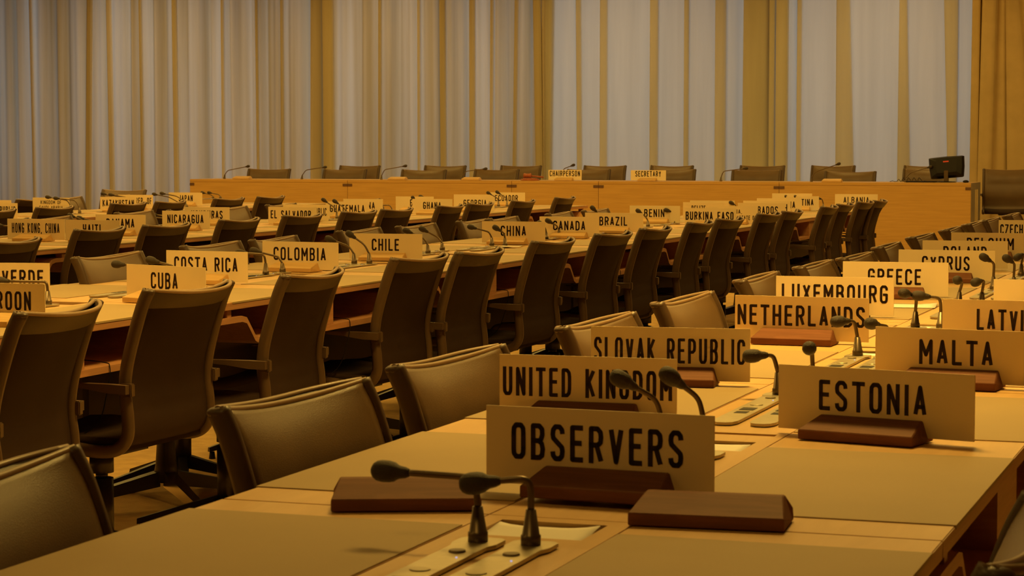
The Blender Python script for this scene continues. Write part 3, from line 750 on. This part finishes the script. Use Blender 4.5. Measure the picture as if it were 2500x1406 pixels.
mt((902, 646), (890, 597), (853, 571), 'gooseneck microphone before the left end of the CHILE sign')
mt((1045, 621), (1036, 583), (992, 563), 'gooseneck microphone above the right end of the CHILE sign')
mt((1080, 613), (1070, 580), (1031, 559), 'gooseneck microphone right of the CHILE sign')
mt((1201, 602), (1194, 566), (1149, 554), 'gooseneck microphone left of the CHINA sign')
mt((1233, 603), (1230, 568), (1210, 556), 'gooseneck microphone before the first letter of the CHINA sign')
mt((1334, 585), (1331, 556), (1318, 545), 'gooseneck microphone at the right edge of the CHINA sign')
mt((1365, 581), (1360, 551), (1338, 539), 'gooseneck microphone before the first letter of the CANADA sign')
mt((1481, 568), (1474, 533), (1447, 508), 'tall gooseneck microphone before the first letter of the BRAZIL sign')
mt((1582, 555), (1576, 528), (1558, 515), 'gooseneck microphone before the BENIN sign, left one')
mt((1648, 546), (1646, 519), (1627, 513), 'gooseneck microphone before the BENIN sign, right one')
mg(2, 15, 'a', (1797, 502), (1785, 495), 'small far gooseneck microphone right of the BAHRAIN sign')
mg(2, 17, 'a', (1924, 488), (1919, 481), 'small far gooseneck microphone above the AUSTRALIA sign, left one')
mg(2, 17, 'b', (1946, 488), (1942, 481), 'small far gooseneck microphone above the AUSTRALIA sign, right one')
mt((2010, 512), (2007, 486), (1996, 484), 'small far gooseneck microphone right of the ARGENTINA sign')
mt((56, 575), (46, 554), (-5, 550), 'gooseneck microphone before the HONG KONG, CHINA sign')
mt((212, 566), (200, 536), (171, 526), 'gooseneck microphone above the HAITI sign, left one')
mt((233, 564), (222, 538), (193, 532), 'gooseneck microphone above the HAITI sign, right one')
mt((404, 550), (398, 533), (364, 529), 'gooseneck microphone between PANAMA and NICARAGUA signs, lower one')
mt((427, 548), (421, 530), (372, 523), 'gooseneck microphone before the first letter of the NICARAGUA sign')
mt((558, 536), (552, 522), (516, 521), 'gooseneck microphone right of the NICARAGUA sign, lower one')
mt((581, 534), (576, 524), (538, 514), 'gooseneck microphone right of the NICARAGUA sign, upper one')
mt((823, 535), (817, 507), (790, 488), 'gooseneck microphone at the left edge of the GUATEMALA sign')
mt((845, 535), (840, 507), (817, 491), 'gooseneck microphone before the letters of the GUATEMALA sign')
mt((957, 523), (952, 501), (925, 501), 'gooseneck microphone right of the GUYANA sign')
mg(3, 15, 'a', (1012, 489), (1008, 483), 'small gooseneck microphone at the left end of the GHANA sign')
mg(3, 16, 'a', (1060, 487), (1027, 480), 'gooseneck microphone above the middle of the GHANA sign')
mt((1217, 505), (1215, 484), (1192, 471), 'gooseneck microphone left of the ECUADOR sign')
mt((1238, 505), (1236, 483), (1214, 469), 'gooseneck microphone before the ECUADOR sign')
mg(4, 15, 'a', (300, 482), (251, 473), 'small far gooseneck microphone above the KAZAKHSTAN sign, left one')
mg(4, 15, 'b', (320, 484), (270, 475), 'small far gooseneck microphone above the KAZAKHSTAN sign, right one')
mg(4, 16, 'a', (412, 481), (376, 474), 'small far gooseneck microphone right of the REP. OF sign, left one')
mg(4, 16, 'b', (432, 479), (395, 472), 'small far gooseneck microphone at the left edge of the JAPAN sign')
mt((520, 485), (516, 476), (494, 470), 'small far gooseneck microphone right of the JAPAN sign, left one')
mt((538, 485), (534, 475), (510, 470), 'small far gooseneck microphone right of the JAPAN sign, right one')
mg(4, 14, 'a', (165, 489), (116, 481), 'small far gooseneck microphone above the SAUDI ARABIA sign, left one')
mg(4, 14, 'b', (184, 489), (136, 484), 'small far gooseneck microphone above the SAUDI ARABIA sign, right one')

# ================================================================== PAPERS
def paper(c, w_, l_, rz, label, z, curl=0, parts=1):
    b = MB(); rows = []
    for j in range(7):
        rr = []
        for i in range(9):
            x_ = -w_/2+w_*i/8; y_ = -l_/2+l_*j/6
            rr.append(Vector((x_, y_, curl*max(0, (i-5)/3)**2*max(0, (j-3)/3) + curl*.8*max(0, (2-i)/2)**2*max(0, (j-3)/3))))
        rows.append(rr)
    b.grid(rows)
    for r_ in list(b.bm.faces): pass
    ex = bmesh.ops.extrude_face_region(b.bm, geom=list(b.bm.faces))
    for v in [g_ for g_ in ex['geom'] if isinstance(g_, bmesh.types.BMVert)]: v.co.z += .0012
    o = b.build('paper_sheet', M['paper']); o.location = (c[0], c[1], z); o.rotation_euler = (0, 0, rz)
    return tag(o, label, 'paper', 'sheets of paper on the tables')
for k, lab in ((0, 'crumpled white paper in the tray before the OBSERVERS sign'), (1, 'white paper in the tray between the OBSERVERS and ESTONIA signs'), (2, 'white paper in the tray behind the ESTONIA sign'), (3, 'white paper in the tray left of the MALTA sign'), (4, 'white paper in the tray behind the LATVIA sign')):
    paper((T1X-.004, YB(k)+.14), .144, .112, .02, lab, .7335, .006 if k == 0 else .002)
paper((-1.13, 7.03), .21, .15, .1, 'large white paper lying on the mat behind the LUXEMBOURG sign', .743, .006)
paper((-3.70, 10.57), .10, .08, .1, 'small white paper beside the holder of the CHINA sign', .748, .003)
paper((-3.40, 6.35), .06, .06, .4, 'small white paper left of the CUBA sign near the table edge', .743, .003)

# ================================================================== HEAD TABLE (DAIS)
YD, DT = 23.7, .884
DX = [onY(px, 445, YD).x for px in (463, 848, 1249, 1461, 1902, 2371)]
gd = 'units of the long head table'
dl = ['far left unit with the two empty holders', 'unit behind the GEORGIA sign', 'unit under the CHAIRPERSON sign', 'widest unit under the SECRETARY sign', 'far right unit under the computer screen']
for i in range(5):
    a, c = DX[i]+.002, DX[i+1]-.002
    t = empty('head_table', ((a+c)/2, YD, 0), 0, 'tall wood-fronted head table, '+dl[i], 'table', gd)
    hwx = (c-a)/2
    b = MB(); b.box(-hwx, hwx, .0, .75, DT-.032, DT, .002); b.build('tabletop', M['dais'], t)
    b = MB(); b.box(-hwx, hwx, .003, .03, ZF, DT-.0322, .001); b.build('front_panel', M['dais'], t)
    for s in (-1, 1):
        nx = .058
        b = MB(); x0, x1 = sorted((s*hwx, s*(hwx-nx))); b.box(x0, x1, -.002, .004, DT-.075, DT-.045); b.build('handle_notch', M['notch'], t)
    if i in (0, 4):
        s = -1 if i == 0 else 1
        b = MB(); x0, x1 = sorted((s*(hwx-.001), s*(hwx+.006)))
        b.box(x0, x1, .02, .74, DT-.075, DT-.002); b.box(x0, x1, .02, .30, ZF, DT-.0755); b.box(x0, x1, .60, .74, ZF, DT-.0755); b.build('side_panel', M['dais_side'], t)
gc = 'chairs behind the head table'
def dchair(px0, px1, py, Y, lab, tilt=0):
    A, B = onY(px0, py, Y), onY(px1, py, Y); z0 = A.z*.5+B.z*.5-ZT
    o = chair((A.x+B.x)/2, Y-.315, math.pi+tilt, lab, gc, z=.19)
    s = ((B.x-A.x)/.503); o.scale = (max(.95, min(1.2, s)), 1, (A.z*.5+B.z*.5-.19)/ZT)
fr = [(607, 712, 412), (787, 897, 413), (980, 1092, 414), (1155, 1268, 413), (1385, 1493, 413), (1592, 1702, 413), (1785, 1912, 415), (2015, 2143, 418), (2203, 2318, 412)]
bk = [(829, 930, 404), (1036, 1140, 404), (1222, 1324, 404), (1425, 1531, 404), (1588, 1695, 404), (1806, 1918, 404), (1980, 2090, 404), (2206, 2312, 404)]
for i, (a, c, y) in enumerate(fr): dchair(a, c, y, 25.1, 'tan chair in front row behind the head table, %s from the left' % ORD[i], random.uniform(-.04, .04))
for i, (a, c, y) in enumerate(bk): dchair(a, c, y, 26.6, 'dark chair in back row behind the head table, %s from the left' % ORD[i], 0)
A = onY(2408, 412, 24.9); o = chair(A.x+.27, 24.6, math.pi+.12, 'large dark brown chair standing right of the head table at the picture edge', None, z=.19); o.scale = (1.1, 1, (A.z-.19)/ZT)
gdm = 'microphones on the head table'
for base, el, hd, lab in (((548, 434), (556, 416), (606, 406), 'leftmost one'), ((737, 434), (747, 415), (794, 408), 'left of the second holder'), ((931, 434), (939, 414), (990, 405), 'third from the left'),
    ((1128, 434), (1138, 418), (1186, 412), 'left of the gavel'), ((1372, 434), (1376, 412), (1400, 403), 'behind the CHAIRPERSON sign'), ((1760, 437), (1766, 418), (1822, 411), 'right of the SECRETARY sign'),
    ((1981, 438), (1990, 420), (2048, 400), 'left of the rightmost holder'), ((2211, 439), (2222, 422), (2272, 407), 'beside the computer screen')):
    mic(base, el, hd, 'gooseneck microphone on the head table, '+lab, gdm, False, DT, 0, 1.15, by=24.05)
for px, lab in ((594, 'leftmost'), (973, 'left of the centre'), (1153, 'just left of the gavel'), (2033, 'rightmost')):
    p = onY(px, 430, 23.82); lone_holder(p.x, 23.82, 'empty pale wooden nameplate holder on the head table, '+lab, 0, DT+.001, True, 'empty holders on the head table', 1.02)
for tx, a, c, u in (('CHAIRPERSON', 1339, 1420, (.04, .955)), ('SECRETARY', 1540, 1626, (.13, .86))):
    A, B = onY(a, 420, 23.82), onY(c, 420, 23.82)
    o = nameplate(tx, None, None, u, 'cream nameplate lettered %s on the head table' % tx, w_=B.x-A.x, z=DT+.001, fix=((A.x+B.x)/2, 23.82), hz=.128, pale=True)
# gavel
p = onY(1294, 430, 23.9); g = empty('gavel', (p.x, 23.9, DT), .1, 'red-brown wooden gavel on its block at the head table', 'gavel')
b = MB(); b.cyl(0, 0, 0, .018, .11, .105, 28); b.cyl(0, 0, .018, .028, .085, .08, 28); b.build('sound_block', M['gavel'], g)
b = MB(); b.tube([(-.07, -.02, .057), (-.055, -.02, .057), (-.05, -.02, .057), (0, -.02, .057), (.005, -.02, .057), (.02, -.02, .057)], [.026, .029, .024, .024, .029, .026], 16); b.build('gavel_head', M['gavel'], g)
b = MB(); b.tube([(-.02, -.02, .055), (.06, -.01, .050), (.16, .0, .038)], [.007, .008, .011], 10); b.build('gavel_handle', M['gavel'], g)
# monitor
p = onY(2311, 439, 24.1)
t = empty('computer_monitor', (p.x, 24.1, DT), .02, 'black computer screen seen from behind on the head table', 'monitor')
mx = Matrix.Translation((0, 0, .165)) @ Matrix.Rotation(math.radians(-12), 4, 'X') @ Matrix.Rotation(math.radians(-5), 4, 'Y')
b = MB(); rows = []
for yy, sx, zz in ((-.045, .120, .070), (-.03, .185, .105), (.0, .205, .122), (.02, .21, .125)):
    ring = []
    for (u, v) in ((-1, -1), (-.9, -1.06), (.9, -1.06), (1, -1), (1.03, 0), (1.0, 1), (.9, 1.05), (0, 1.09), (-.9, 1.05), (-1, 1), (-1.03, 0)):
        ring.append(mx @ Vector((u*sx*.88*(1+.04*v), yy, v*zz*.9)))
    rows.append(ring)
b.grid(rows, closed=True, smooth=False); b.bm.verts.ensure_lookup_table()
b.bm.faces.new(b.bm.verts[0:11]); b.bm.faces.new(b.bm.verts[-11:]); b.build('screen_housing', M['black'], t)
b = MB(); b.box(-.032, .028, -.0475, -.0455, .047, .060, mx=mx); b.build('red_badge', M['badge'], t)
b = MB(); b.box(-.022, .022, -.062, -.03, .01, .13, .004); b.build('stand_neck', M['stem'], t)
b = MB(); b.tube([(0, -.02, 0), (0, -.02, .008), (0, -.02, .013)], [.15, .145, .03], 28, flat=.7); b.build('stand_base', M['black'], t)
p = onY(2358, 440, 23.95); b = MB(); b.sphere((0, 0, .012), .03, 1.1, 1.4, .55, 14)
bmesh.ops.bisect_plane(b.bm, geom=list(b.bm.verts)+list(b.bm.edges)+list(b.bm.faces), plane_co=(0, 0, .0), plane_no=(0, 0, -1), clear_outer=True)
o = b.build('computer_mouse', M['black']); o.location = (p.x, 23.95, DT); tag(o, 'small dark computer mouse at the right end of the head table', 'mouse')
p = onY(2245, 440, 23.95); b = MB(); b.box(-.16, .16, -.06, .06, 0, .014, .003); o = b.build('keyboard', M['black']); o.location = (p.x+.02, 23.95, DT); tag(o, 'flat black keyboard left of the computer screen', 'keyboard')
b = MB(); P_ = []
rnd = random.Random(4)
for i in range(26):
    t_ = i/25; P_.append((-.34+.42*t_, .03*math.sin(i*1.9), .006+.045*abs(math.sin(i*.9))**2*(1 if 5 < i < 22 else .2)))
b.tube(smooth(P_, 4), .003, 6); o = b.build('computer_cable', M['black']); o.location = (p.x, 24.06, DT); tag(o, 'tangled black cable beside the microphone left of the computer screen', 'cable')
